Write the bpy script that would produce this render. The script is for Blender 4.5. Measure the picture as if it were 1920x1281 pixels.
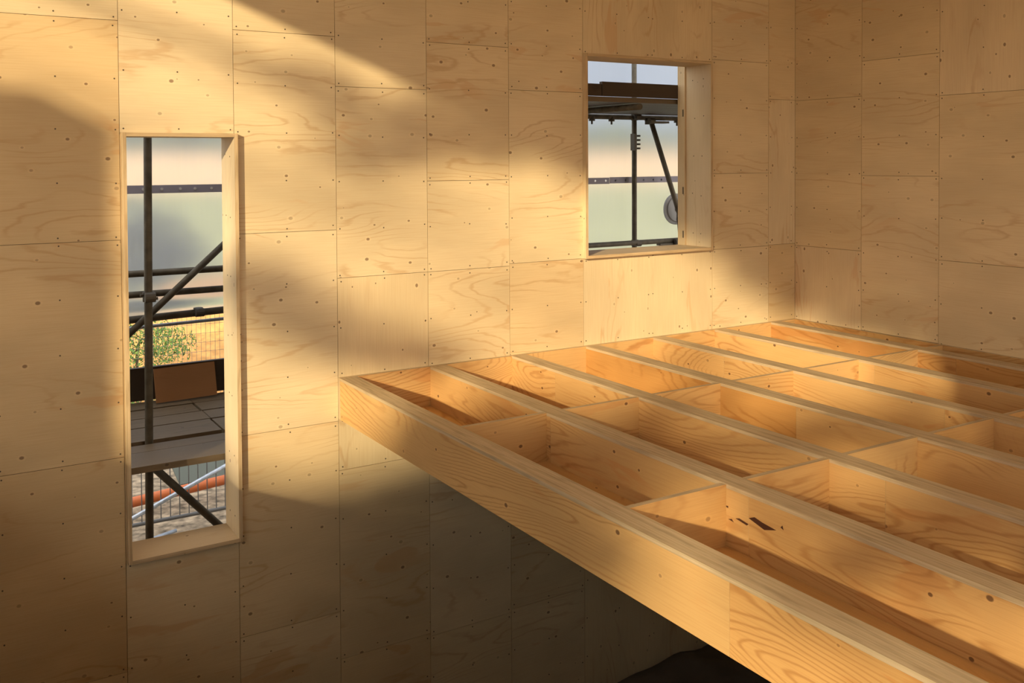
import bpy, math, random
from mathutils import Vector, Matrix, noise as mnoise
D = bpy.data
for o in list(D.objects): D.objects.remove(o, do_unlink=True)
SC = bpy.context.scene; COL = SC.collection
rnd = random.Random(7)

# ------------------------------------------------------------------ camera
cam = D.cameras.new('camera'); camo = D.objects.new('camera', cam); COL.objects.link(camo); SC.camera = camo
Rr = Vector((0.8516201864, -0.5241293093, -0.0056147327)); Ru = Vector((0.0172873078, 0.0173796326, 0.9996995035)); Rf = Vector((0.5238742283, 0.8514613412, -0.0238616304))
M = Matrix((Rr, Ru, -Rf)).transposed().to_4x4(); M.translation = Vector((-5.98423, -5.37487, 1.27591)); camo.matrix_world = M
cam.sensor_width = 36; cam.sensor_fit = 'HORIZONTAL'; cam.lens = 1795.16 / 1920 * 36
cam.shift_x = 0; cam.shift_y = -(640.5 - 346.75) / 1920
cam.clip_start = .05; cam.clip_end = 1500

# ------------------------------------------------------------------ world, sun, exposure
SUNV = Vector((1.2, 1.0, -0.47))
SC.view_settings.view_transform = 'Standard'; SC.view_settings.look = 'None'; SC.view_settings.gamma = 1
SC.view_settings.use_curve_mapping = False; SC.view_settings.exposure = 0.0
W = D.worlds.new('World'); SC.world = W; W.use_nodes = True
nt = W.node_tree; N = nt.nodes; L = nt.links; N.clear()
wo = N.new('ShaderNodeOutputWorld'); bg = N.new('ShaderNodeBackground'); tc = N.new('ShaderNodeTexCoord'); sx = N.new('ShaderNodeSeparateXYZ')
L.new(tc.outputs['Generated'], sx.inputs[0])
rp = N.new('ShaderNodeValToRGB'); L.new(sx.outputs['Z'], rp.inputs[0])
e = rp.color_ramp.elements; e[0].position = 0; e[0].color = (1.0, .80, .58, 1); e[1].position = .16; e[1].color = (.88, .86, .82, 1)
x = e.new(1.0); x.color = (.76, .75, .74, 1)
mp = N.new('ShaderNodeMapping'); mp.inputs['Scale'].default_value = (1, 1, 4); L.new(tc.outputs['Generated'], mp.inputs[0])
ns = N.new('ShaderNodeTexNoise'); ns.inputs['Scale'].default_value = 2.6; ns.inputs['Detail'].default_value = 5; L.new(mp.outputs[0], ns.inputs[0])
cr = N.new('ShaderNodeValToRGB'); cr.color_ramp.elements[0].position = .4; cr.color_ramp.elements[1].position = .62; L.new(ns.outputs[0], cr.inputs[0])
mx = N.new('ShaderNodeMix'); mx.data_type = 'RGBA'; L.new(cr.outputs[0], mx.inputs['Factor']); L.new(rp.outputs[0], mx.inputs['A']); mx.inputs['B'].default_value = (.95, .93, .9, 1)
mx2 = N.new('ShaderNodeMix'); mx2.data_type = 'RGBA'; mx2.inputs['Factor'].default_value = .5; L.new(rp.outputs[0], mx2.inputs['A']); L.new(mx.outputs['Result'], mx2.inputs['B'])
dp = N.new('ShaderNodeVectorMath'); dp.operation = 'DOT_PRODUCT'; L.new(tc.outputs['Generated'], dp.inputs[0]); dp.inputs[1].default_value = (-.62, -.78, 0)
mr = N.new('ShaderNodeMapRange'); mr.interpolation_type = 'SMOOTHSTEP'; L.new(dp.outputs['Value'], mr.inputs[0])
mr.inputs['From Min'].default_value = -.95; mr.inputs['From Max'].default_value = .1
east = N.new('ShaderNodeMix'); east.data_type = 'RGBA'; L.new(mr.outputs[0], east.inputs['Factor']); east.inputs['A'].default_value = (.20, .232, .275, 1); L.new(mx2.outputs['Result'], east.inputs['B'])
L.new(east.outputs['Result'], bg.inputs[0]); bg.inputs[1].default_value = 3.05; L.new(bg.outputs[0], wo.inputs[0])
sun = D.lights.new('sun', 'SUN'); suno = D.objects.new('sun', sun); COL.objects.link(suno)
suno.rotation_euler = SUNV.to_track_quat('-Z', 'Y').to_euler(); suno.location = (-12, -6, 6)
sun.energy = 5.2; sun.color = (1.0, .82, .53); sun.angle = math.radians(1.0)

# ------------------------------------------------------------------ materials
def newmat(name):
    m = D.materials.new(name); m.use_nodes = True
    return m, m.node_tree.nodes, m.node_tree.links, m.node_tree.nodes['Principled BSDF']
def setspec(b, r, s=.3):
    b.inputs['Roughness'].default_value = r; b.inputs['Specular IOR Level'].default_value = s
def plain(name, col, rough=.7, metal=0, spec=.3, nscale=None, namt=.25):
    m, n, l, b = newmat(name); setspec(b, rough, spec); b.inputs['Metallic'].default_value = metal
    b.inputs['Base Color'].default_value = (*col, 1)
    if nscale:
        t = n.new('ShaderNodeTexCoord'); q = n.new('ShaderNodeTexNoise'); q.inputs['Scale'].default_value = nscale; q.inputs['Detail'].default_value = 6
        l.new(t.outputs['Object'], q.inputs[0]); r = n.new('ShaderNodeMapRange'); r.inputs['From Min'].default_value = .3; r.inputs['From Max'].default_value = .7
        r.inputs['To Min'].default_value = 1 - namt; r.inputs['To Max'].default_value = 1 + namt; l.new(q.outputs[0], r.inputs[0])
        v = n.new('ShaderNodeMix'); v.data_type = 'RGBA'; v.blend_type = 'MULTIPLY'; v.inputs['Factor'].default_value = 1
        v.inputs['A'].default_value = (*col, 1); c = n.new('ShaderNodeCombineColor')
        for i in range(3): l.new(r.outputs[0], c.inputs[i])
        l.new(c.outputs[0], v.inputs['B']); l.new(v.outputs['Result'], b.inputs['Base Color'])
    return m
def M_(n, l, op, a, b=None, c=None, clamp=False):
    q = n.new('ShaderNodeMath'); q.operation = op; q.use_clamp = clamp
    for i, v in enumerate((a, b, c)):
        if v is None: continue
        if isinstance(v, (int, float)): q.inputs[i].default_value = v
        else: l.new(v, q.inputs[i])
    return q.outputs[0]
def smooth(n, l, v, a, b, lo=0, hi=1):
    q = n.new('ShaderNodeMapRange'); q.interpolation_type = 'SMOOTHSTEP'; l.new(v, q.inputs[0])
    for k, w in (('From Min', a), ('From Max', b), ('To Min', lo), ('To Max', hi)): q.inputs[k].default_value = w
    return q.outputs[0]
def mixc(n, l, f, a, b, mode='MIX'):
    q = n.new('ShaderNodeMix'); q.data_type = 'RGBA'; q.blend_type = mode
    if isinstance(f, (int, float)): q.inputs['Factor'].default_value = f
    else: l.new(f, q.inputs['Factor'])
    for k, v in (('A', a), ('B', b)):
        if isinstance(v, tuple): q.inputs[k].default_value = (*v, 1)
        else: l.new(v, q.inputs[k])
    return q.outputs['Result']
def noi(n, l, uv, sx_, sy_, detail=2, off=0, rough=.5, dist=0):
    m = n.new('ShaderNodeMapping'); m.inputs['Scale'].default_value = (sx_, sy_, 1); m.inputs['Location'].default_value = (off, off * 1.7, 0); l.new(uv, m.inputs[0])
    q = n.new('ShaderNodeTexNoise'); q.noise_dimensions = '2D'; q.inputs['Scale'].default_value = 1; q.inputs['Detail'].default_value = detail; q.inputs['Roughness'].default_value = rough
    q.inputs['Distortion'].default_value = dist; l.new(m.outputs[0], q.inputs[0]); return q.outputs[0]
def wood(name, base, line, patch, knot, lineamt=.55, patchlo=.52, knots=.55, freq=14, kr=1.0, mlo=.46, lw=.17):
    """rotary cut softwood veneer: u runs along the grain, v across, in metres"""
    m, n, l, b = newmat(name); setspec(b, .55, .25)
    uv = n.new('ShaderNodeUVMap').outputs[0]
    at = n.new('ShaderNodeAttribute'); at.attribute_name = 'tone'; tone = at.outputs['Fac']
    F = noi(n, l, uv, .55, 2.6, 1.5, 3.1, .45, .35)
    Fp = noi(n, l, uv, 6, 30, 2, 9.2)
    Fs = M_(n, l, 'ADD', M_(n, l, 'MULTIPLY', F, freq), M_(n, l, 'MULTIPLY', Fp, .55))
    s = M_(n, l, 'ABSOLUTE', M_(n, l, 'SUBTRACT', M_(n, l, 'FRACT', Fs), .5))     # 0..0.5
    ln = smooth(n, l, s, .0, lw, 1, 0)
    msk = smooth(n, l, noi(n, l, uv, .8, 3.2, 2, 17.3), mlo, mlo + .18)
    lines = M_(n, l, 'MULTIPLY', M_(n, l, 'MULTIPLY', ln, msk), lineamt)
    pt = smooth(n, l, noi(n, l, uv, 1.6, 7, 3, 31.7, .55, .5), patchlo + .10, patchlo + .17)
    pt = M_(n, l, 'MULTIPLY', pt, smooth(n, l, noi(n, l, uv, .5, 1.3, 1, 51.7), .5, .62))
    fib = noi(n, l, uv, 4, 190, 2, 5.5)
    cloud = noi(n, l, uv, 1.1, 2.7, 3, 77.7)
    c = mixc(n, l, smooth(n, l, cloud, .25, .75), tuple(v * .90 for v in base), tuple(min(1, v * 1.06) for v in base))
    c = mixc(n, l, M_(n, l, 'MULTIPLY', smooth(n, l, fib, .35, .75), .16), c, line)
    c = mixc(n, l, M_(n, l, 'MULTIPLY', pt, .5), c, patch)
    c = mixc(n, l, lines, c, line)
    # knots
    mpn = n.new('ShaderNodeMapping'); mpn.inputs['Scale'].default_value = (5.0, 6.6, 1); l.new(uv, mpn.inputs[0])
    vo = n.new('ShaderNodeTexVoronoi'); vo.voronoi_dimensions = '2D'; vo.inputs['Scale'].default_value = 1; vo.inputs['Randomness'].default_value = 1; l.new(mpn.outputs[0], vo.inputs['Vector'])
    sc = n.new('ShaderNodeSeparateColor'); l.new(vo.outputs['Color'], sc.inputs[0])
    rad = M_(n, l, 'MULTIPLY_ADD', sc.outputs[1], .038 * kr, .024 * kr)
    on = M_(n, l, 'GREATER_THAN', sc.outputs[0], 1 - knots)
    k = M_(n, l, 'DIVIDE', vo.outputs['Distance'], rad)
    core = M_(n, l, 'MULTIPLY', smooth(n, l, k, .75, 1.25, 1, 0), on)
    halo = M_(n, l, 'MULTIPLY', smooth(n, l, k, 1.3, 2.4, .22, 0), on)
    c = mixc(n, l, halo, c, tuple(min(1, v * 1.22) for v in base))
    big = M_(n, l, 'GREATER_THAN', sc.outputs[2], .45)
    c = mixc(n, l, M_(n, l, 'MULTIPLY', core, M_(n, l, 'MULTIPLY_ADD', big, .35, .45)), c, knot)
    # overall tone of the sheet: -1 paler and pinker .. +1 darker and more orange
    c = mixc(n, l, M_(n, l, 'MULTIPLY', tone, .5, clamp=True), c, mixc(n, l, 1.0, c, (.84, .70, .52), 'MULTIPLY'))
    c = mixc(n, l, M_(n, l, 'MULTIPLY', M_(n, l, 'MULTIPLY', tone, -1), .5, clamp=True), c, mixc(n, l, 1.0, c, (1.1, 1.12, 1.25), 'MULTIPLY'))
    l.new(c, b.inputs['Base Color'])
    bp = n.new('ShaderNodeBump'); bp.inputs['Strength'].default_value = .08; bp.inputs['Distance'].default_value = .001; l.new(fib, bp.inputs['Height']); l.new(bp.outputs[0], b.inputs['Normal'])
    return m
def edge(name, a, b_, freq=260):
    m, n, l, b = newmat(name); setspec(b, .7, .2)
    uv = n.new('ShaderNodeUVMap').outputs[0]
    c = mixc(n, l, smooth(n, l, noi(n, l, uv, 1.3, freq, 1, 2.2), .4, .62), a, b_)
    c = mixc(n, l, M_(n, l, 'MULTIPLY', smooth(n, l, noi(n, l, uv, 5, 40, 3, 12.2), .45, .75), .5), c, tuple(v * .62 for v in b_))
    l.new(c, b.inputs['Base Color']); return m

PLY = wood('spruce_plywood', (.75, .59, .345), (.55, .33, .15), (.66, .40, .19), (.20, .11, .055), .5)
BEAM = wood('beam_plywood', (.67, .415, .165), (.40, .18, .05), (.58, .27, .085), (.10, .04, .02), .55, .46, .42, 30, 1.0, .38, .24)
REV = wood('reveal_board', (.70, .55, .33), (.54, .35, .17), (.62, .40, .2), (.2, .11, .06), .35, .55, .5)
EDGE = edge('plywood_edge', (.66, .49, .28), (.54, .37, .19))
TOP = edge('laminated_top', (.60, .46, .28), (.52, .39, .225), 90)
DARKWOOD = wood('weathered_board', (.175, .13, .08), (.10, .07, .04), (.17, .12, .08), (.06, .04, .03), .5)
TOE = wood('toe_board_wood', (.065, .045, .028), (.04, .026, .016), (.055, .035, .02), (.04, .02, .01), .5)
REDPLY = wood('reddish_board', (.40, .19, .075), (.30, .13, .05), (.36, .16, .06), (.12, .05, .02), .3)
SCREW = plain('screw_hole', (.10, .07, .04), .6)
TUBE = plain('dull_steel_tube', (.12, .10, .07), .6, .3, .4, 14, .3)
GALV = plain('galvanised_tube', (.42, .46, .52), .4, .6, .5, 20, .2)
COUP = plain('coupler_steel', (.12, .105, .085), .6, .5)
CONC = plain('concrete_slab', (.065, .048, .03), .9, nscale=3)
DPM = plain('black_polythene', (.09, .065, .045), .8, spec=.4, nscale=6)
GRAVEL = plain('gravel_ground', (.26, .20, .135), .95, nscale=9, namt=.7)
SAND = plain('sandy_soil', (.50, .26, .085), .95, nscale=6, namt=.22)
GRASS = plain('meadow_grass', (.40, .39, .16), .95, nscale=.12, namt=.18)
STUB = plain('stubble_field', (.90, .58, .28), .95, nscale=.05, namt=.08)
HEDGE = plain('far_trees', (.105, .14, .08), .95, nscale=.25, namt=.35)
LEAF = plain('leaves', (.09, .17, .03), .8, nscale=3, namt=.5)
WEED = plain('weed_leaves', (.11, .19, .04), .8, nscale=5, namt=.5)
BUSHM = plain('dusky_bush', (.07, .08, .075), .9, nscale=3, namt=.4)
BARK = plain('bark', (.10, .07, .045), .9, nscale=12, namt=.4)
ORANGE = plain('orange_plastic', (.50, .13, .04), .5)
GREYP = plain('grey_plastic', (.36, .36, .36), .5)
STRAP = plain('purple_grey_strap', (.42, .40, .48), .7)
EYE = plain('eyelet_metal', (.9, .9, .9), .35, .3)
SLATE = plain('grey_green_board', (.10, .11, .09), .7)
def sheet_mat():
    m, n, l, b = newmat('translucent_sheeting'); out = [q for q in n if q.type == 'OUTPUT_MATERIAL'][0]
    t = n.new('ShaderNodeTexCoord'); mm = n.new('ShaderNodeMapping'); mm.inputs['Scale'].default_value = (90, 1, 2.5); l.new(t.outputs['Object'], mm.inputs[0])
    q = n.new('ShaderNodeTexNoise'); q.inputs['Scale'].default_value = 1; q.inputs['Detail'].default_value = 2; l.new(mm.outputs[0], q.inputs[0])
    f = smooth(n, l, q.outputs[0], .3, .7, .27, .33)
    tr = n.new('ShaderNodeBsdfRefraction'); tr.inputs['Color'].default_value = (.88, .90, .94, 1); tr.inputs['IOR'].default_value = 1.1; tr.inputs['Roughness'].default_value = .28
    tl = n.new('ShaderNodeBsdfTranslucent'); tl.inputs['Color'].default_value = (.80, .82, .86, 1)
    df = n.new('ShaderNodeBsdfDiffuse'); df.inputs['Color'].default_value = (.6, .62, .66, 1)
    a = n.new('ShaderNodeMixShader'); a.inputs[0].default_value = .35; l.new(tl.outputs[0], a.inputs[1]); l.new(df.outputs[0], a.inputs[2])
    c = n.new('ShaderNodeMixShader'); l.new(f, c.inputs[0]); l.new(tr.outputs[0], c.inputs[1]); l.new(a.outputs[0], c.inputs[2]); l.new(c.outputs[0], out.inputs[0])
    return m
SHEET = sheet_mat()

# ------------------------------------------------------------------ helpers
def obj(name, me, parent=None, mat=None):
    o = D.objects.new(name, me); COL.objects.link(o)
    if mat and me: me.materials.append(mat)
    if parent: o.parent = parent
    return o
def tag(o, label=None, cat=None, group=None, kind=None):
    if label: o['label'] = label
    if cat: o['category'] = cat
    if group: o['group'] = group
    if kind: o['kind'] = kind
    return o
def thing(name, label, cat, group=None):
    return tag(D_empty(name), label, cat, group)
def D_empty(name, loc=(0, 0, 0)):
    o = D.objects.new(name, None); COL.objects.link(o); o.location = loc; return o
def mesh(name, V, F, UV=None, mi=None, tone=0.0):
    me = D.meshes.new(name); me.from_pydata(V, [], F)
    if UV:
        ul = me.uv_layers.new(name='UVMap'); k = 0
        for fuv in UV:
            for c in fuv: ul.data[k].uv = c; k += 1
    if mi: me.polygons.foreach_set('material_index', mi)
    a = me.attributes.new('tone', 'FLOAT', 'POINT'); a.data.foreach_set('value', [tone] * len(V))
    me.update(); return me
SEED = [0]
def board(name, lo, hi, grain, mat, parent=None, tone=None, edgemat=None, T=None, seed=None):
    """box with a broad pair of faces showing grain running along axis `grain`, the narrow faces showing lamination"""
    SEED[0] += 1; sd = (seed if seed is not None else SEED[0]) * 3.37
    if tone is None: tone = rnd.uniform(-.6, .6)
    d = [hi[i] - lo[i] for i in range(3)]; thin = d.index(min(d)); g = 'XYZ'.index(grain)
    V = [(x_, y_, z_) for x_ in (lo[0], hi[0]) for y_ in (lo[1], hi[1]) for z_ in (lo[2], hi[2])]
    F = [(0, 1, 3, 2), (4, 6, 7, 5), (0, 4, 5, 1), (2, 3, 7, 6), (0, 2, 6, 4), (1, 5, 7, 3)]; ax = [0, 0, 1, 1, 2, 2]
    UV = []; mi = []
    for f, a in zip(F, ax):
        oth = [i for i in range(3) if i != a]
        if a == thin:
            ua = g if g in oth else oth[0]; va = [i for i in oth if i != ua][0]; mi.append(0)
        else:
            va = thin; ua = [i for i in oth if i != thin][0]; mi.append(1 if edgemat else 0)
        UV.append([(V[i][ua] + sd, V[i][va] + sd * 1.31 + a * .7) for i in f])
    if T: V = [tuple(T @ Vector(v)) for v in V]
    me = mesh(name, V, F, UV, mi, tone); me.materials.append(mat)
    if edgemat: me.materials.append(edgemat)
    return obj(name, me, parent)
def boxes(name, lst, mat, parent=None, tone=0):
    V = []; F = []; UV = []
    for lo, hi in lst:
        k = len(V); V += [(x_, y_, z_) for x_ in (lo[0], hi[0]) for y_ in (lo[1], hi[1]) for z_ in (lo[2], hi[2])]
        for f, a in zip([(0, 1, 3, 2), (4, 6, 7, 5), (0, 4, 5, 1), (2, 3, 7, 6), (0, 2, 6, 4), (1, 5, 7, 3)], [0, 0, 1, 1, 2, 2]):
            F.append(tuple(i + k for i in f)); oth = [i for i in range(3) if i != a]
            UV.append([(V[i + k][oth[0]], V[i + k][oth[1]]) for i in f])
    return obj(name, mesh(name, V, F, UV, None, tone), parent, mat)
def tube_vf(p, q, r, n=16, V=None, F=None, r2=None):
    p = Vector(p); q = Vector(q); a = (q - p).normalized(); b = a.orthogonal().normalized(); c = a.cross(b); r2 = r if r2 is None else r2
    if V is None: V = []; F = []
    k = len(V)
    for P, rr in ((p, r), (q, r2)):
        for i in range(n):
            t = 2 * math.pi * i / n; V.append(tuple(P + b * rr * math.cos(t) + c * rr * math.sin(t)))
    for i in range(n): j = (i + 1) % n; F.append((k + i, k + j, k + n + j, k + n + i))
    F.append(tuple(k + i for i in reversed(range(n)))); F.append(tuple(k + n + i for i in range(n)))
    return V, F
def tube(name, p, q, r, mat, parent=None, n=16):
    V, F = tube_vf(p, q, r, n); me = mesh(name, V, F)
    me.polygons.foreach_set('use_smooth', [len(f) == 4 for f in F]); return obj(name, me, parent, mat)

# ------------------------------------------------------------------ setting: walls
XK = lambda k: k * .6 - 5.1
FLZ, TOPZ = -2.75, 3.4
W1 = (-5.093, -4.488, -.847, 1.443)      # outer frame x0,x1,z0,z1
W2 = (-2.104, -.926, .605, 2.022)
def corewall():
    y0, y1 = .0185, .225; B = []
    xs = [-7.2, W1[0] + .005, W1[1] - .005, W2[0] + .005, W2[1] - .005, .25]
    for i in range(5):
        zz = [(FLZ - .1, TOPZ)]
        if i == 1: zz = [(FLZ - .1, W1[2] + .005), (W1[3] - .005, TOPZ)]
        if i == 3: zz = [(FLZ - .1, W2[2] + .005), (W2[3] - .005, TOPZ)]
        for a, b_ in zz: B.append(((xs[i], y0, a), (xs[i + 1], y1, b_)))
    return boxes('wall_back', B, plain('wall_core_timber', (.16, .10, .05), .9))
wb = corewall(); wb['kind'] = 'structure'
wr = boxes('wall_right', [((.0185, -8.7, FLZ - .1), (.25, .0185, TOPZ))], D.materials['wall_core_timber']); wr['kind'] = 'structure'

# screws: one small recessed head, shared
V, F = tube_vf((0, 0, 0), (0, -.0012, 0), .0042, 10); SCM = mesh('screw', V, F); SCM.materials.append(SCREW)
V, F = tube_vf((0, 0, 0), (-.0012, 0, 0), .0042, 10); SCX = mesh('screw', V, F); SCX.materials.append(SCREW)
def screws(panel, pts, me):
    for p in pts:
        o = D.objects.new('screw', me); COL.objects.link(o); o.location = p; o.parent = panel
def panel_back(x0, x1, z0, z1, grain='X', tone=None, sc=True, split=None):
    g = .0012
    o = board('plywood_panel', (x0 + g, 0, z0 + g), (x1 - g, .018, z1 - g), grain, PLY, wb, tone, EDGE)
    if sc:
        P = []; n = max(2, round((z1 - z0) / .29)); xs = [x0 + .022, (x0 + x1) / 2 + rnd.uniform(-.004, .004), x1 - .022] if x1 - x0 < .9 else [x0 + .022, x0 + .3, (x0 + x1) / 2 - .02, (x0 + x1) / 2 + .02, x1 - .3, x1 - .022]
        if x1 - x0 < .4: xs = [x0 + .022, x1 - .04]
        for j in range(n + 1):
            z = z0 + .022 + (z1 - z0 - .044) * j / n
            for i, xx in enumerate(xs):
                P.append((xx + rnd.uniform(-.004, .004), 0, z + rnd.uniform(-.006, .006)))
        screws(o, P, SCM)
    return o
def col(k, levels, k2=None, **kw):
    x0, x1 = XK(k), XK(k2 if k2 is not None else k + 1)
    for i, (a, b_) in enumerate(zip(levels, levels[1:])):
        opt = kw.get('opt', {}).get(i, {})
        panel_back(x0, min(x1, 0), a, b_, opt.get('grain', 'X'), opt.get('tone'), opt.get('sc', True))
LOW = FLZ
col(-3.16, [LOW, TOPZ], -1, opt={0: dict(sc=False)}); 
col(-1, [LOW, -1.43, -.277, .876, 2.03, TOPZ], opt={0: dict(tone=1.0), 1: dict(tone=1.3), 2: dict(tone=1.1), 3: dict(tone=1.1), 4: dict(tone=-.2)})  # more orange panels, tones also raised to paint deeper shade in
# above and below the tall window
panel_back(XK(0), XK(1), W1[3] - .004, 2.74, 'X', -.5); panel_back(XK(0), XK(1), 2.74, TOPZ)
panel_back(XK(0), XK(1), -2.0, W1[2] + .004, 'X', .3); panel_back(XK(0), XK(1), LOW, -2.0)
boxes_fill = board('plywood_panel', (XK(0) + .001, 0, W1[2]), (W1[0] + .002, .018, W1[3]), 'Z', PLY, wb, 0, EDGE)
col(1, [LOW, -1.41, -.262, .88, 2.023, TOPZ], opt={1: dict(tone=.5), 2: dict(tone=-.2), 3: dict(tone=-.1), 4: dict(tone=.1)})
col(2, [LOW, -1.7, -.56, .591, 1.729, 2.87, TOPZ], opt={1: dict(tone=.3), 2: dict(grain='Z', tone=.2), 3: dict(tone=-.1), 4: dict(tone=0)})
col(3, [LOW, -1.72, -.56, .59, 1.16, 2.027, 3.1, TOPZ], opt={2: dict(tone=.2), 3: dict(tone=-.1), 4: dict(tone=.25), 5: dict(tone=.1)})
col(4, [LOW, -1.7, -.55, .605, 1.751, 2.9, TOPZ], opt={2: dict(tone=.7), 3: dict(tone=.05), 4: dict(tone=.15)})
panel_back(XK(5), XK(7), W2[3] - .004, TOPZ, 'Z', .1); panel_back(XK(5), XK(7), -.55, W2[2] + .004, 'Z', -.1); panel_back(XK(5), XK(7), LOW, -.55, 'Z', 0)
board('plywood_panel', (W2[1] - .002, 0, W2[2]), (XK(7) - .001, .018, W2[3]), 'Z', PLY, wb, 0, EDGE)
col(7, [LOW, -1.7, -.55, .603, 1.179, 2.042, 3.1, TOPZ], opt={2: dict(tone=.0), 3: dict(tone=.1), 4: dict(tone=0), 5: dict(tone=-.2)})
col(8, [LOW, -1.7, -.55, .608, 1.76, 2.9, TOPZ], 8.5, opt={2: dict(tone=.9), 3: dict(grain='Z', tone=-.3), 4: dict(tone=.5)})
def panel_right(y0, y1, z0, z1, grain='Y', tone=None, sc=True):
    g = .0012
    o = board('plywood_panel', (0, y0 + g, z0 + g), (.018, y1 - g, z1 - g), grain, PLY, wr, tone, EDGE)
    if sc:
        P = []; n = max(2, round((z1 - z0) / .29))
        for j in range(n + 1):
            z = z0 + .022 + (z1 - z0 - .044) * j / n
            for yy in (y0 + .022, (y0 + y1) / 2, y1 - .022): P.append((0, yy + rnd.uniform(-.004, .004), z + rnd.uniform(-.006, .006)))
        screws(o, P, SCX)
A_ = .6425
for j, lv in enumerate([[LOW, -1.7, -.56, .593, 1.754, 2.9, TOPZ], [LOW, -1.15, .0, 1.16, 2.013, 3.15, TOPZ], [LOW, -1.7, -.57, .581, 1.718, 2.87, TOPZ]]):
    for i, (a, b_) in enumerate(zip(lv, lv[1:])):
        gr = 'Z' if (j, i) in ((0, 2), (2, 4)) else 'Y'
        tn = {(0, 2): -.9, (2, 4): -1.0, (1, 3): -.1, (1, 2): -.3, (1, 4): -.1, (0, 3): 0, (0, 4): 0, (2, 3): -.1, (2, 2): -.2}.get((j, i))
        panel_right(-(j + 1) * A_, -j * A_, a, b_, gr, tn, a > -.7)
for j in range(3, 14):
    panel_right(max(-8.7, -(j + 1) * A_), -j * A_, LOW, .3 if j % 2 else 0, 'Y', None, False); panel_right(max(-8.7, -(j + 1) * A_), -j * A_, .3 if j % 2 else 0, TOPZ, 'Y', None, False)

# left wall with its big opening towards the low sun, rear wall with opening, roof
def prism(name, poly, x0, x1, mat, parent=None):
    V = [(x0, a, b_) for a, b_ in poly] + [(x1, a, b_) for a, b_ in poly]; n = len(poly)
    F = [tuple(range(n)), tuple(reversed(range(n, 2 * n)))] + [(i, i + n, (i + 1) % n + n, (i + 1) % n) for i in range(n)]
    UV = [[(V[i][1], V[i][2]) for i in f] for f in F]
    return obj(name, mesh(name, V, F, UV), parent, mat)
XL = -7.0
wl = boxes('wall_left', [((XL - .2, -8.7, FLZ - .1), (XL, .225, .45)), ((XL - .2, -8.7, .45), (XL, -7.2, TOPZ)), ((XL - .2, -8.7, 3.235), (XL, .225, TOPZ + .8)), ((XL - .2, -.75, .45), (XL, .225, 3.235))], PLY)
wl['kind'] = 'structure'
ev = boxes('added_eave_1', [((XL - 2.4, -9.5, 4.12), (XL, 1.5, 4.2))], PLY); ev['kind'] = 'structure'  # overhang added out of view to block high sky light from the opening
wf = boxes('wall_front', [((XL - .2, -8.9, FLZ - .1), (.25, -8.7, .3)), ((XL - .2, -8.9, .3), (-4.6, -8.7, TOPZ)), ((-.2, -8.9, .3), (.25, -8.7, TOPZ)), ((-4.6, -8.9, 3.2), (-.2, -8.7, TOPZ))], PLY); wf['kind'] = 'structure'
ce = boxes('ceiling', [((XL - .2, -8.9, TOPZ), (.25, .225, TOPZ + .2))], PLY); ce['kind'] = 'structure'
fl = boxes('floor', [((XL - .2, -8.9, FLZ - .15), (.25, .225, FLZ))], CONC); fl['kind'] = 'structure'
gal = boxes('floor_upper', [((XL, -8.7, -.25), (-3.902, -4.5, 0)), ((XL, -4.5, -.25), (-5.0, -3.8, 0)), ((XL, -3.8, -.25), (-6.08, 0, 0)), ((-6.08, -3.84, 0), (-5.2, -3.8, .2)), ((-3.902, -8.7, -.25), (0, -5.002, 0))], PLY); gal['kind'] = 'structure'  # landing strip and low upstand added unseen to keep light off lower wall

# ------------------------------------------------------------------ windows
def wframe(name, w, depth, label, lintone):
    x0, x1, z0, z1 = w; t = .02; f = -.038
    e_ = D_empty(name, (0, 0, 0)); e_['kind'] = 'structure'
    P = []
    o = board('window_jamb', (x0, f, z0), (x0 + t, depth, z1), 'Z', REV, e_, -.2, EDGE); P.append(o)
    o = board('window_jamb', (x1 - t, f, z0), (x1, depth, z1), 'Z', REV, e_, lintone, EDGE); P.append(o)
    o = board('window_head', (x0 + t, f, z1 - t), (x1 - t, depth, z1), 'X', REV, e_, .2, EDGE)
    o = board('window_sill', (x0 + t, f, z0), (x1 - t, depth, z0 + t), 'X', REV, e_, .3, EDGE)
    V, F = tube_vf((0, 0, 0), (-.0012, 0, 0), .0042, 10)
    j = P[1]; n = 7 if z1 - z0 > 2 else 5
    pts = []
    for i in range(n):
        z = z0 + .12 + (z1 - z0 - .24) * i / (n - 1)
        pts += [(x1 - t, .06 + rnd.uniform(-.02, .02), z + rnd.uniform(-.01, .01)), (x1 - t, .15 + rnd.uniform(-.02, .02), z + rnd.uniform(-.01, .01))]
    screws(j, pts, SCX)
    return e_
w1 = wframe('window_1', W1, .236, None, -.6)
w2 = wframe('window_2', W2, .236, None, -.2)
board('outer_jamb', (W2[1] - .034, .2375, W2[2] + .0), (W2[1] - .002, .318, W2[3]), 'Z', REV, w2, .6, EDGE)
board('outer_jamb', (W2[0] + .002, .2375, W2[2]), (W2[0] + .03, .318, W2[3]), 'Z', REV, w2, .6, EDGE)
board('outer_sill', (W2[0] + .03, .2375, W2[2] - .01), (W2[1] - .034, .318, W2[2] + .018), 'X', REV, w2, .6, EDGE)
for z in (.68, 1.02, 1.62): boxes('fixing_plate', [((W2[1] - .0345, .25, z), (W2[1] - .036, .262, z + .055))], SCREW, w2)

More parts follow.
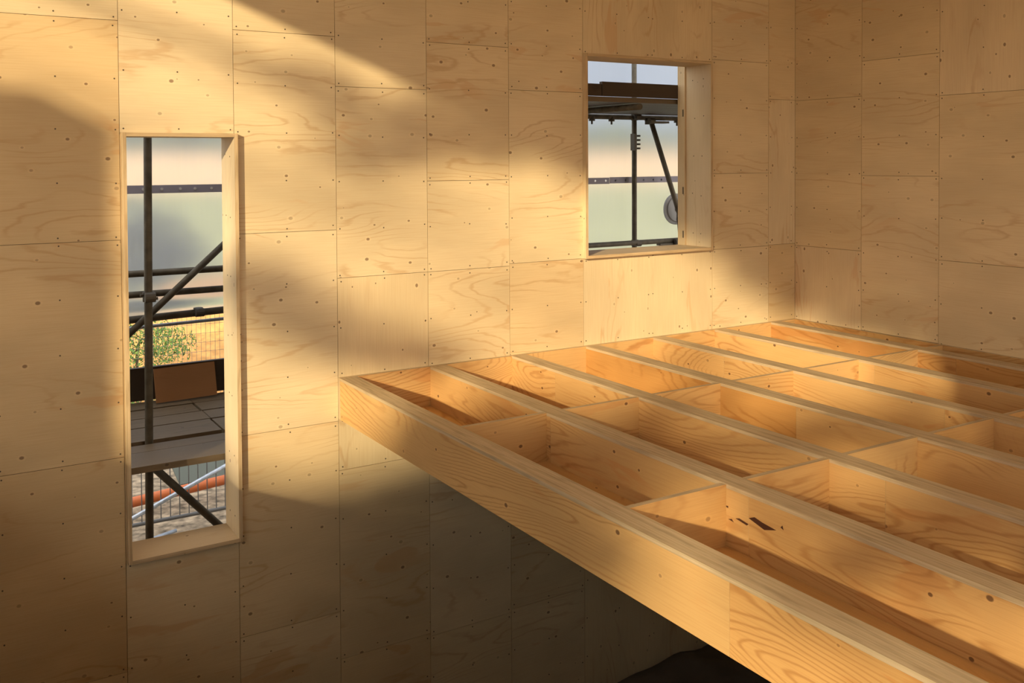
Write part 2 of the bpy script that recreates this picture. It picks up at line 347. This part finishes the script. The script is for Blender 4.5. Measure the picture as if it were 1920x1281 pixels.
# ------------------------------------------------------------------ floor beams
BW, BH = .108, .248
ends = -5.0
ordn = ['first', 'second', 'third', 'fourth', 'fifth', 'sixth', 'seventh']
blabel = ['nearest plywood floor beam, along the edge of the dark stair void',
          'second plywood floor beam in from the void edge', 'third plywood floor beam in from the void edge, meeting the wall left of square window',
          'fourth plywood floor beam, meeting the wall at the left edge of the square window', 'fifth plywood floor beam, meeting the wall beneath the middle of the square window',
          'sixth plywood floor beam, meeting the wall at the right edge of the square window', 'plywood floor beam furthest from the void, alongside the right wall']
joints = {0: [-.03, -3.247, ends], 1: [-.03, -1.375, -2.74, ends], 2: [-.03, -.536, -2.9, ends], 3: [-.03, -1.9, -3.6, ends], 4: [-.03, -.75, -2.35, ends], 5: [-.03, -1.46, -3.2, ends], 6: [-.03, -1.62, -3.0, ends]}
tones = {0: [.0, 1.0], 1: [.6, .1, .5], 2: [.5, .3, .2], 3: [1.9, .3, .3], 4: [0, .1, .4], 5: [-.3, .3, .3], 6: [1.3, 1.7, .8]}
beams = []
for i in range(7):
    x0 = XK(2 + i) + (.0 if i == 0 else -.003)
    t = thing('floor_beam', blabel[i], 'beam', 'parallel floor beams'); t.location = (x0, -.03, -BH)
    def P(name, lo, hi, g, m, tn, em=None):
        o = board(name, (lo[0] - x0, lo[1] + .03, lo[2] + BH), (hi[0] - x0, hi[1] + .03, hi[2] + BH), g, m, t, tn, em); return o
    P('top_flange', (x0, ends, -.016), (x0 + BW, -.0305, 0), 'Y', TOP, rnd.uniform(-.2, .2), TOP)
    P('bottom_flange', (x0 + .018, ends, -BH), (x0 + BW - .018, -.0305, -BH + .018), 'Y', TOP, 0, TOP)
    jj = joints[i]
    for a, b_, tn in zip(jj, jj[1:], tones[i]):
        a2 = a - .0006 if a != -.03 else a - .0005
        o = P('web_panel', (x0, b_ + .0006, -BH), (x0 + .018, a2, -.0165), 'Y', BEAM, tn, EDGE)
    P('web_panel', (x0 + BW - .018, ends, -BH), (x0 + BW, -.0305, -.0165), 'Y', BEAM, .3, EDGE)
# torn veneer beside the joint of the second beam
def tear(parent, pts):
    V = [(-.0006, y_, z_) for y_, z_ in pts]; k = len(V); V += [(.001, y_, z_) for y_, z_ in pts]
    F = [tuple(range(k)), tuple(reversed(range(k, 2 * k)))] + [(i, (i + 1) % k, (i + 1) % k + k, i + k) for i in range(k)]
    obj('torn_veneer', mesh('torn_veneer', V, F), parent, plain('torn_veneer_dark', (.07, .025, .012), .8) if 'torn_veneer_dark' not in D.materials else D.materials['torn_veneer_dark'])
b2 = D.objects['floor_beam.001']
for pts in ([(-2.71 + .0, .150), (-2.79, .130), (-2.85, .148), (-2.78, .155), (-2.74, .163)], [(-2.64, .127), (-2.70, .118), (-2.71, .126), (-2.66, .133)], [(-2.60, .112), (-2.63, .108), (-2.62, .118)], [(-2.87, .166), (-2.885, .160), (-2.88, .176)], [(-2.57, .160), (-2.60, .155), (-2.60, .163)]): tear(b2, pts)
# ledgers along the walls
lb = board('wall_ledger', (XK(2) + .0, -.03, -BH), (-.0305, -.0005, -.001), 'X', BEAM, None, .2, TOP)
tag(lb, 'long timber ledger fixed along the back wall under the beam ends', 'ledger')
lr = board('wall_ledger', (-.03, ends, -BH), (-.0005, -.0005, -.001), 'Y', BEAM, None, .7, TOP)
tag(lr, 'timber ledger fixed along the right wall beside the last beam', 'ledger')
# blocking between the beams
rowy = [-1.314, -2.593]; pos = ['first and second beams', 'second and third beams', 'third and fourth beams', 'fourth and fifth beams', 'fifth and sixth beams', 'sixth and seventh beams', 'last beam and right wall']
for r_, y in enumerate(rowy):
    for i in range(7):
        xa = XK(2 + i) + BW + (.0005 if i == 0 else -.0025); xb = XK(3 + i) - .0035 if i < 6 else -.0305
        if r_ == 1 and i == 6: pass
        tn = {(0, 0): .6, (0, 1): .4, (1, 0): .9, (1, 1): .6, (1, 3): 1.0, (1, 4): 1.2}.get((r_, i), rnd.uniform(-.1, .6))
        o = board('blocking_piece', (xa, y - .026, -BH + .001), (xb, y, -.002), 'X', BEAM, None, tn, TOP)
        tag(o, 'wooden blocking piece between the %s, row %s the back wall' % (pos[i], ('nearer', 'further from')[r_]), 'blocking', 'blocking pieces between the floor beams')
# soffit boards closing the bays from below
for i in range(7):
    xa = XK(2 + i) + BW + (.0005 if i == 0 else -.0025); xb = XK(3 + i) - .0035 if i < 6 else -.0305
    segs = [(-.031, rowy[0] - .026), (rowy[0] - .026, rowy[1] - .026), (rowy[1] - .026, ends)]
    o = board('soffit_board', (xa, ends, -BH - .014), (xb, -.031, -BH), 'Y', BEAM, None, .3, EDGE)
    tag(o, 'soffit board under the bay between the ' + pos[i], 'board', 'soffit boards under the floor bays')

# ------------------------------------------------------------------ pile under sheeting on the ground floor
def pile():
    V = []; F = []; nx, ny = 26, 12
    for j in range(ny + 1):
        for i in range(nx + 1):
            u, v = i / nx, j / ny; x_ = -2.45 + 1.8 * u; y_ = -.06 - .9 * v
            h = .30 * min(1, u * 5) ** .5 * min(1, (1 - v) * 5 + .0) ** .5 + .08 * mnoise.noise((x_ * 3, y_ * 3, 1)) + .12 * u
            if u > .98: h = 0
            V.append((x_, y_, FLZ + max(0.002, h) + .002))
    for j in range(ny):
        for i in range(nx): a = j * (nx + 1) + i; F.append((a, a + nx + 1, a + nx + 2, a + 1))
    me = mesh('covered_pile', V, F); me.polygons.foreach_set('use_smooth', [True] * len(F))
    o = obj('covered_pile', me, None, DPM); s = o.modifiers.new('s', 'SOLIDIFY'); s.thickness = .01
    tag(o, 'dark plastic covered pile on the ground floor below the beams', 'pile')
pile()

# ------------------------------------------------------------------ scaffold outside
GZ = -2.9
def coupler(parent, p, ax='Z', s=.034):
    x_, y_, z_ = p
    V, F = tube_vf((x_, y_, z_ - .03), (x_, y_, z_ + .03), s, 12)
    tube_vf((x_ - .03, y_ - .045, z_), (x_ + .03, y_ - .045, z_), s * .9, 12, V, F); tube_vf((x_ - .05, y_ - .01, z_ + .012), (x_ - .018, y_ - .01, z_ + .012), .009, 8, V, F); tube_vf((x_ + .05, y_ - .02, z_ - .012), (x_ + .018, y_ - .02, z_ - .012), .009, 8, V, F)
    return obj('coupler', mesh('coupler', V, F), parent, COUP)
def ttube(name, p, q, r, mat, label, cat='tube', cps=(), group='scaffold tubes outside the windows'):
    o = tube(name, p, q, r, mat); tag(o, label, cat, group)
    for c in cps: coupler(o, c)
    return o
R_ = .0242
ttube('scaffold_standard', (-4.86, .73, GZ + .01), (-4.80, .73, 3.6), R_, TUBE, 'dark upright scaffold pole standing close behind the tall window', 'scaffold pole', [(-4.828, .73, .47)])
ttube('scaffold_standard', (-.16, 1.856, GZ + .01), (-.148, 1.856, 3.9), R_, TUBE, 'dark upright scaffold pole behind the square window', 'scaffold pole', [(-.152, 1.85, .49), (-.152, 1.85, 1.70)])
boxes('sleeve_coupler', [((-.195, 1.80, 1.38), (-.165, 1.86, 1.54))], COUP, D.objects['scaffold_standard.001'])
for zz in (1.40, 1.44, 1.48, 1.52): tube('sleeve_bolt', (-.137, 1.83, zz), (-.108, 1.82, zz), .009, COUP, D.objects['scaffold_standard.001'], 8)
ttube('scaffold_guardrail', (-7.5, 1.80, .497), (2.2, 1.80, .497), R_, TUBE, 'dark horizontal scaffold guardrail crossing behind both windows', 'scaffold rail', [(.30, 1.80, .485)])
ttube('scaffold_guardrail', (-7.5, 1.80, .352), (-2.3, 1.80, .345), R_, TUBE, 'lower dark horizontal scaffold rail behind the tall window, just under the top one', 'scaffold rail')
ttube('scaffold_ledger', (-7.5, 1.80, .10), (-2.3, 1.80, .235), R_ * 1.1, TUBE, 'lowest dark scaffold rail behind the tall window, at the foot of the plastic sheeting', 'scaffold rail', [(-4.28, 1.80, .19)])
ttube('scaffold_brace', (-5.25, 1.735, -.345), (-3.75, 1.735, 1.0), R_, TUBE, 'diagonal scaffold brace rising to the right behind the tall window', 'scaffold brace')
ttube('scaffold_brace', (-.045, 1.745, 1.68), (.50, 1.745, .30), R_, TUBE, 'diagonal scaffold brace dropping to the right behind the square window', 'scaffold brace', [(-.04, 1.78, 1.66)])
ttube('galvanised_rail', (-6.5, 1.93, .065), (-2.5, 1.93, .125), .013, GALV, 'thin pale galvanised rail under the plastic sheeting behind the tall window', 'rail')
ttube('scaffold_brace', (-4.91, .785, -.475), (-4.30, .785, -1.16), R_, TUBE, 'short dark diagonal scaffold brace under the deck boards behind the tall window', 'scaffold brace')
ttube('scaffold_transom', (-5.2, .30, -.50), (-5.2, 1.95, -.50), R_, TUBE, 'scaffold transom tube under the left end of the lower deck boards', 'scaffold tube')
ttube('scaffold_transom', (-3.4, .30, -.50), (-3.4, 1.95, -.50), R_, TUBE, 'scaffold transom tube under the right end of the lower deck boards', 'scaffold tube')
# lower deck boards
DZ = -.42; XJ = -4.38
rows = [(.255, .535, 'nearest the wall'), (.545, .695, 'second from the wall'), (.772, 1.08, 'third from the wall'), (1.10, 1.32, 'fourth from the wall'), (1.34, 1.56, 'fifth from the wall'), (1.58, 1.79, 'furthest from the wall')]
for k, (a, b_, w) in enumerate(rows):
    for (xa, xb, sd) in (((-6.6, -2.6, ''),) if k < 2 else ((-6.6, XJ - .008 + .01 * (k % 2), ', left of joint'), (XJ + .008, -2.6, ', right of joint'))):
        o = board('scaffold_board', (xa, a, DZ - .038), (xb, b_, DZ - rnd.uniform(0, .004)), 'X', DARKWOOD, None, -.3 if k == 0 else rnd.uniform(0, .8), DARKWOOD)
        tag(o, 'weathered lower deck board outside tall window, %s%s' % (w, sd), 'scaffold board', 'lower scaffold deck boards')
o = board('toe_board', (-6.6, 1.83, DZ - .0), (-2.6, 1.868, -.185), 'X', TOE, None, 0, TOE); tag(o, 'dark brown toe board on edge at the back of the lower deck', 'toe board')
T = Matrix.Translation((-4.41, 1.70, -.31)) @ Matrix.Rotation(math.radians(-14), 4, 'X') @ Matrix.Rotation(math.radians(-1.0), 4, 'Y')
o = board('leaning_board', (-.20, -.006, -.105), (.225, .006, .135), 'X', REDPLY, None, .2, REDPLY, T); tag(o, 'reddish brown offcut sheet leaning against the toe board behind the tall window', 'board')
# upper platform seen through the square window
for k in range(6):
    a = .35 + k * .247
    o = board('scaffold_board', (-4.0, a, 1.722), (2.4, a + .24, 1.76), 'X', TOE, None, .3, DARKWOOD if k == 0 else TOE)  # darker wood deepens the shaded underside; paler edge paints the lit front edge
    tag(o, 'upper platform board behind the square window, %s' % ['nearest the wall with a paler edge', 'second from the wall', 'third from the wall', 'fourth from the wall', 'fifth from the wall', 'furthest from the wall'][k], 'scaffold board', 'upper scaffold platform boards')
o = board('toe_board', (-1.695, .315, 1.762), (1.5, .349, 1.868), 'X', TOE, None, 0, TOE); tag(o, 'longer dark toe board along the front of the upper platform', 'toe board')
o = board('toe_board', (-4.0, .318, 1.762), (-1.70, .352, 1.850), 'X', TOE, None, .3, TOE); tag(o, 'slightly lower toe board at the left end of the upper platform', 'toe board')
ttube('scaffold_ledger', (-3, 1.85, 1.697), (2.3, 1.85, 1.697), R_, TUBE, 'dark scaffold ledger tube along the back of the upper platform', 'scaffold rail')
for k, xx in enumerate((-1.35, .52)): ttube('scaffold_transom', (xx, .3, 1.69), (xx, 1.95, 1.69), R_, TUBE, ['left', 'right'][k] + ' transom tube under the upper platform', 'scaffold tube')
for k, xx in enumerate((-.66, -.43, .38)):
    V, F = tube_vf((xx, 1.85, 1.70), (xx, 1.85, 1.655), .03, 10); tube_vf((xx, 1.85, 1.655), (xx, 1.85, 1.625), .009, 8, V, F)
    o = obj('board_clip', mesh('board_clip', V, F), None, COUP); tag(o, 'small steel clip hanging under the back of the upper platform, %s' % ['left', 'middle', 'right'][k] + ' one of three', 'clip', 'clips under the platform')
o = boxes('board_clip', [((.03, 1.80, 1.645), (.24, 1.9, 1.665))], COUP); tag(o, 'flat steel plate under the upper platform beside the brace', 'clip')
boxes('rail_fitting', [((.10, 1.77, .455), (.34, 1.83, .475))], COUP, D.objects['scaffold_guardrail'])
# pale round disc behind the foot of the brace
V, F = tube_vf((.385, 1.88, .80), (.385, 1.86, .80), .155, 40); tube_vf((.385, 1.86, .80), (.385, 1.85, .80), .13, 40, V, F, .12)
o = obj('round_disc', mesh('round_disc', V, F), None, GREYP); tag(o, 'pale grey round plastic disc behind the foot of the brace at the square window', 'disc')
tube('hub', (.385, 1.852, .80), (.385, 1.845, .80), .03, COUP, o); tube('hanger', (.385, 1.855, .79), (.385, 1.825, .515), .008, COUP, o, 8)

# sheeting with its eyelet band
def sheeting():
    V = []; F = []; nx, nz = 120, 30; x0, x1, z0, z1 = -9, 5, .15, 4.6
    for j in range(nz + 1):
        for i in range(nx + 1):
            x_ = x0 + (x1 - x0) * i / nx; z_ = z0 + (z1 - z0) * j / nz
            V.append((x_, 1.96 + .010 * mnoise.noise((x_ * .8, 0, z_ * .5)) + .004 * mnoise.noise((x_ * 4, 0, z_)), z_))
    for j in range(nz):
        for i in range(nx): a = j * (nx + 1) + i; F.append((a, a + 1, a + nx + 2, a + nx + 1))
    me = mesh('plastic_sheeting', V, F); me.polygons.foreach_set('use_smooth', [True] * len(F))
    o = obj('plastic_sheeting', me, None, SHEET); tag(o, 'translucent white plastic sheeting hung behind the scaffold poles', 'sheeting')
    sm = o.modifiers.new('thick', 'SOLIDIFY'); sm.thickness = .003; sm.offset = 1
    band = boxes('eyelet_band', [((-7, 1.925, 1.062), (-.40, 1.930, 1.122)), ((-.398, 1.921, 1.066), (3, 1.9245, 1.126))], STRAP, o)
    V, F = tube_vf((0, 0, 0), (0, -.004, 0), .010, 10); em = mesh('eyelet', V, F); em.materials.append(EYE)
    for rng in ((-4.76, -4.0), (-.80, .60)):
        x_ = rng[0]
        while x_ < rng[1]:
            q = D.objects.new('eyelet', em); COL.objects.link(q); q.location = (x_, 1.925, 1.093); q.parent = band; x_ += .12 + rnd.uniform(-.015, .015)
    return o
sheeting()

# ------------------------------------------------------------------ ground, fences, landscape
def ground(name, x0, x1, y0, y1, nx, ny, fz, mat, kind='structure'):
    V = []; F = []
    for j in range(ny + 1):
        for i in range(nx + 1):
            x_ = x0 + (x1 - x0) * i / nx; y_ = y0 + (y1 - y0) * j / ny; V.append((x_, y_, fz(x_, y_)))
    for j in range(ny):
        for i in range(nx): a = j * (nx + 1) + i; F.append((a, a + 1, a + nx + 2, a + nx + 1))
    me = mesh(name, V, F); me.polygons.foreach_set('use_smooth', [True] * len(F)); o = obj(name, me, None, mat)
    if kind: o['kind'] = kind
    return o
ground('ground_yard', -60, 60, -60, 12, 60, 40, lambda x_, y_: GZ - .02 if y_ < .3 else GZ + .03 * mnoise.noise((x_, y_, 0)), GRAVEL)
ground('ground_meadow', -300, 400, 12, 150, 60, 40, lambda x_, y_: GZ - .05 + .02 * mnoise.noise((x_ * .1, y_ * .1, 3)), GRASS)
ground('ground_field', -500, 700, 150, 420, 40, 30, lambda x_, y_: GZ - .1 + max(0, y_ - 150) ** 1.0 * .034, STUB)
def mound(name, cx, cy, rx, ry, h, mat, label, cat, seed=0, z=GZ):
    V = []; F = []; n, m = 40, 16
    for j in range(m + 1):
        t = j / m
        for i in range(n):
            a = 2 * math.pi * i / n; r = t * (1 + .12 * mnoise.noise((math.cos(a) * 2, math.sin(a) * 2, seed)))
            x_ = cx + rx * r * math.cos(a); y_ = cy + ry * r * math.sin(a)
            V.append((x_, y_, z - .03 + h * (math.cos(math.pi * t) * .5 + .5) * (1 + .15 * mnoise.noise((x_, y_, seed))) + .04 * mnoise.noise((x_ * 3, y_ * 3, seed)) * (t < .95)))
    for j in range(m):
        for i in range(n): i2 = (i + 1) % n; F.append((j * n + i, (j + 1) * n + i, (j + 1) * n + i2, j * n + i2))
    me = mesh(name, V, F); me.polygons.foreach_set('use_smooth', [True] * len(F)); return tag(obj(name, me, None, mat), label, cat)
mound('soil_heap', -.3, 16.0, 5.5, 4.5, 1.75, SAND, 'sunlit heap of orange sandy soil beyond the scaffold', 'soil heap', 3)

def leafblob(V, F, c, r, n, size, rg):
    for _ in range(n):
        d = Vector((rg.gauss(0, 1), rg.gauss(0, 1), rg.gauss(0, 1))).normalized() * rg.random() ** .45
        p = Vector((c[0] + d.x * r[0], c[1] + d.y * r[1], c[2] + d.z * r[2]))
        a = Vector((rg.gauss(0, 1), rg.gauss(0, 1), rg.gauss(0, 1))).normalized(); b = a.orthogonal().normalized(); s = size * rg.uniform(.6, 1.3)
        k = len(V); V += [tuple(p - a * s), tuple(p + b * s * .45), tuple(p + a * s), tuple(p - b * s * .45)]; F.append((k, k + 1, k + 2, k + 3))
def plant(name, blobs, mat, label, cat, trunks=(), size=.12, seed=1, group=None, dens=1.0):
    rg = random.Random(seed); V = []; F = []
    for c, r in blobs: leafblob(V, F, c, r, int(dens * (40 + 1.3 * (r[0] * r[1] + r[1] * r[2] + r[0] * r[2]) / size ** 2)), size, rg)
    e_ = thing(name, label, cat, group); e_.location = (0, 0, 0)
    obj('foliage', mesh('foliage', V, F), e_, mat)
    V = []; F = []
    for p, q, ra, rb in trunks: tube_vf(p, q, ra, 10, V, F, rb)
    if V: obj('trunk', mesh('trunk', V, F), e_, BARK)
    return e_
plant('weed_clump', [((-2.9, 12.0, -1.85), (.75, .9, .55)), ((-2.3, 12.4, -1.95), (.5, .7, .35)), ((-3.6, 12.0, -2.0), (.7, .8, .6)), ((-3.0, 11.3, -2.5), (.8, .6, .4))], WEED, 'bright green weeds growing on the left flank of the soil heap', 'weeds', [((-2.9, 12, GZ), (-2.9, 12, -1.9), .03, .02)], .035, 5, None, .8)
plant('dark_bush', [((-1.4, 24, -1.2), (1.5, 1.5, 1.6)), ((-.4, 25, -1.0), (1.5, 1.5, 1.5)), ((.7, 25, -1.7), (1.2, 1.3, 1.3)), ((-2.4, 24.5, -1.8), (1, 1, 1.1)), ((-.2, 24.6, -1.3), (1.3, 1, 1.2))], BUSHM, 'large dusky bush standing beyond the sheeting behind the tall window', 'bush', [((-.8, 24.7, GZ), (-.8, 24.7, -.8), .15, .08)], .22, 6)
# far tree line on the skyline, uncountable
rg = random.Random(11); V = []; F = []
for i in range(44):
    x_ = -60 + i * 11 + rg.uniform(-3, 3); y_ = 425 + rg.uniform(-6, 14); h = rg.uniform(14, 21); zb = GZ - .1 + 270 * .034 - 1.5; rr = rg.uniform(10, 13)
    for b_ in range(4):
        c = Vector((x_ + rg.uniform(-4, 4), y_ + rg.uniform(-3, 3), zb + h * rg.uniform(.25, .75))); n_, m_ = 12, 8; k0 = len(V)
        for a1 in range(m_ + 1):
            for a2 in range(n_):
                th = math.pi * a1 / m_; ph = 2 * math.pi * a2 / n_; d = Vector((math.sin(th) * math.cos(ph), math.sin(th) * math.sin(ph), math.cos(th))); q_ = rr * .6 * (1 + .25 * mnoise.noise(d * 2 + Vector((i, b_, 0))))
                V.append(tuple(c + Vector((d.x * q_, d.y * q_, d.z * q_ * .8))))
        for a1 in range(m_):
            for a2 in range(n_): F.append((k0 + a1 * n_ + a2, k0 + (a1 + 1) * n_ + a2, k0 + (a1 + 1) * n_ + (a2 + 1) % n_, k0 + a1 * n_ + (a2 + 1) % n_))
me = mesh('distant_treeline', V, F); me.polygons.foreach_set('use_smooth', [True] * len(F))
tag(obj('distant_treeline', me, None, HEDGE), 'blurred grey green tree line on the skyline beyond the pale field', 'trees', kind='stuff')

# mesh site fences
WIRE = plain('fence_wire', (.13, .125, .12), .5, .4)
def fence(name, x0, x1, y, z0, z1, pitch, rw, label, hz=(), tilt=0, rt=.019, mat=WIRE):
    e_ = thing(name, label, 'fence')
    V = []; F = []
    tube_vf((x0, y, z0), (x1, y, z0 + tilt), rt, 12, V, F); tube_vf((x0, y, z1), (x1, y, z1 + tilt), rt, 12, V, F); tube_vf((x0, y, z0 - .12), (x0, y, z1), rt, 12, V, F); tube_vf((x1, y, z0 - .12 + tilt), (x1, y, z1 + tilt), rt, 12, V, F)
    obj('fence_frame', mesh('fence_frame', V, F), e_, mat)
    V = []; F = []; x_ = x0 + pitch
    while x_ < x1: tube_vf((x_, y, z0), (x_, y, z1), rw, 5, V, F); x_ += pitch
    for h in hz: tube_vf((x0, y + rw, h), (x1, y + rw, h), rw, 5, V, F)
    obj('wire_infill', mesh('wire_infill', V, F), e_, mat); return e_
fence('barrier_fence', -5.4, -1.9, 5.88, GZ + .14, GZ + 1.7, .103, .006, 'grey barred site fence panel below the scaffold deck', (), 0, .022)
fence('mesh_fence', -5.0, 3.0, 10.6, GZ + .14, GZ + 2.05, .075, .003, 'fine wire mesh site fence in front of the soil heap', [GZ + .2 + .15 * i for i in range(12)])
ttube('stay_tube', (-4.75, 5.70, -2.88), (-2.3, 5.70, -1.90), .024, GALV, 'galvanised stay tube slanting up to the right across the barred fence', 'tube', group=None)
ttube('drain_pipe', (-4.9, 6.55, -2.79), (-1.2, 6.75, -2.60), .06, ORANGE, 'orange plastic drain pipe lying on the ground behind the barred fence', 'pipe', group=None)
T = Matrix.Translation((-2.75, 7.4, -2.70)) @ Matrix.Rotation(math.radians(8), 4, 'Z') @ Matrix.Rotation(math.radians(-60), 4, 'X')
o = board('grey_board', (-.55, -.01, -.22), (.7, .01, .22), 'X', SLATE, None, 0, None, T); tag(o, 'dark grey green board propped behind the orange pipe', 'board')
T = Matrix.Translation((-4.15, 5.5, -2.86))
for k in range(2): ttube('pale_pole', (-4.5 + .12 * k, 5.30 + .14 * k, -2.86), (-3.75 + .12 * k, 5.55 + .14 * k, -2.84), .02, GALV, ['left', 'right'][k] + ' of the two pale poles lying at the foot of the barred fence', 'pole', group=None)

# ------------------------------------------------------------------ trees towards the low sun, outside the left opening
def at(Y, Z, k=7.0): return (XL - k * SUNV.x, Y - k * SUNV.y, Z - k * SUNV.z)
def suntree(label, blobs, seed, dens=2.2, k=11.0, depth=.45, ty=None):
    B = []; T_ = []
    for (Y, Z, ry, rz) in blobs: B.append((at(Y, Z, k), (depth, ry, rz)))
    cy = sum(b_[0][1] for b_ in B) / len(B); top = min(b_[0][2] for b_ in B); xx = XL - k * SUNV.x; fork = top - .35; tr_ = .07
    if ty is not None: cy = ty - k; fork = sum(b_[0][2] for b_ in B) / len(B) + .05; tr_ = .1
    T_.append(((xx - .3, cy, GZ), (xx - .3, cy, fork + .1), tr_, .04))
    for c, r in B: T_.append(((xx - .3, cy, fork), c, .016, .008))
    return plant('broadleaf_tree', B, LEAF, label, 'tree', T_, .07, seed, 'trees outside the left opening', dens)
suntree('tree outside the left opening with a thin flat crown', [(-2.45, 2.93, .2, .06), (-2.75, 2.90, .22, .08), (-3.05, 2.88, .25, .11), (-3.3, 2.93, .22, .12), (-2.75, 2.65, .3, .09)], 21, 1.0, 5, ty=-1.0)
suntree('tall tree outside the left opening with a dense crown', [(-3.35, 3.22, .2, .13), (-3.7, 3.22, .3, .17), (-4.2, 3.24, .35, .17), (-4.7, 3.22, .35, .18), (-5.2, 3.17, .3, .2), (-5.6, 3.08, .3, .26), (-6.0, 3.0, .3, .31), (-6.5, 2.98, .4, .33), (-7.0, 2.95, .4, .33)], 27, 2.6, 6.6, ty=-7.7)
suntree('slim sapling outside the left opening', [(-2.12, 1.64, .17, .11), (-2.42, 1.52, .2, .14), (-2.78, 1.46, .2, .13), (-3.1, 1.5, .2, .11)], 23, 1.9, 8.2, ty=-1.0)
suntree('sparse young tree outside the left opening', [(-3.17, 2.4, .2, .09), (-3.35, 2.06, .2, .08), (-3.96, 2.2, .16, .08), (-2.75, 2.4, .3, .1)], 28, .4, 12.5, ty=-1.0)
suntree('dense rounded bush outside the left opening', [(-3.78, 1.2, .3, .15), (-3.8, .85, .38, .22), (-4.3, 1.1, .35, .28), (-4.8, 1.15, .35, .28), (-5.12, 1.02, .16, .2), (-4.95, 1.42, .22, .12), (-4.1, 1.32, .33, .13), (-4.6, 1.38, .28, .12), (-4.5, .6, .9, .3)], 24, 2.2, 9.9)
suntree('bushy tree outside the left opening behind the bush', [(-5.62, 1.56, .32, .08), (-5.15, 1.46, .2, .12), (-5.22, 1.78, .06, .1), (-6.13, 1.82, .12, .13), (-6.60, 1.97, .13, .14), (-6.50, 1.48, .17, .10), (-6.85, 1.57, .16, .08), (-7.15, 1.75, .22, .3), (-7.3, 2.3, .16, .3), (-6.3, 1.33, .28, .06)], 26, 1.8, 7.8, ty=-7.6)
suntree('loose shrub outside the left opening', [(-6.75, 1.05, .34, .13), (-6.95, 1.85, .2, .1), (-5.0, 2.05, .2, .06), (-5.9, 1.42, .12, .08)], 29, .8, 5.4, ty=-7.9)
suntree('low hedge outside the left opening', [(-1.5, .32, .4, .2), (-2.1, .28, .4, .22), (-2.7, .40, .4, .24), (-3.1, .60, .35, .3), (-3.35, .72, .35, .28), (-3.65, .85, .3, .27), (-3.5, .5, .6, .2), (-4.0, .45, .4, .2), (-5.7, .35, .6, .22), (-6.6, .55, .5, .25)], 25, 2.2, 11.0)
ck = 3.0
def make_shadow_block():  # block added out of view, outline shaped to cast the left wall shadow
    x1 = XL - ck * SUNV.x; x0 = x1 - 2.4; f = lambda Y, Z: (Y - ck, Z - ck * SUNV.z)
    e_ = thing('shadow_block', 'unseen block added outside the left opening to cast a gable shaped shadow', 'shadow_caster')
    prism('shadow_block_wall', [(1.5, GZ), (1.5, 3.2), f(-.2, 2.12), f(-1.12, 2.19), f(-1.26, 2.25), f(-1.57, 2.20), (-1.57 - ck, GZ)], x0, x1, DARKWOOD, e_)
    y0, z0 = f(-1.57, 2.20); y1, z1 = f(-1.26, 2.25)
    return e_
make_shadow_block()
pk = 8.8; c = at(-6.73, 1.9, pk)
o = tube('thin_tree_trunk', (c[0], c[1], GZ), (c[0], c[1], c[2] + 1.6), .05, BARK); tag(o, 'slim bare tree trunk outside the left opening', 'tree')
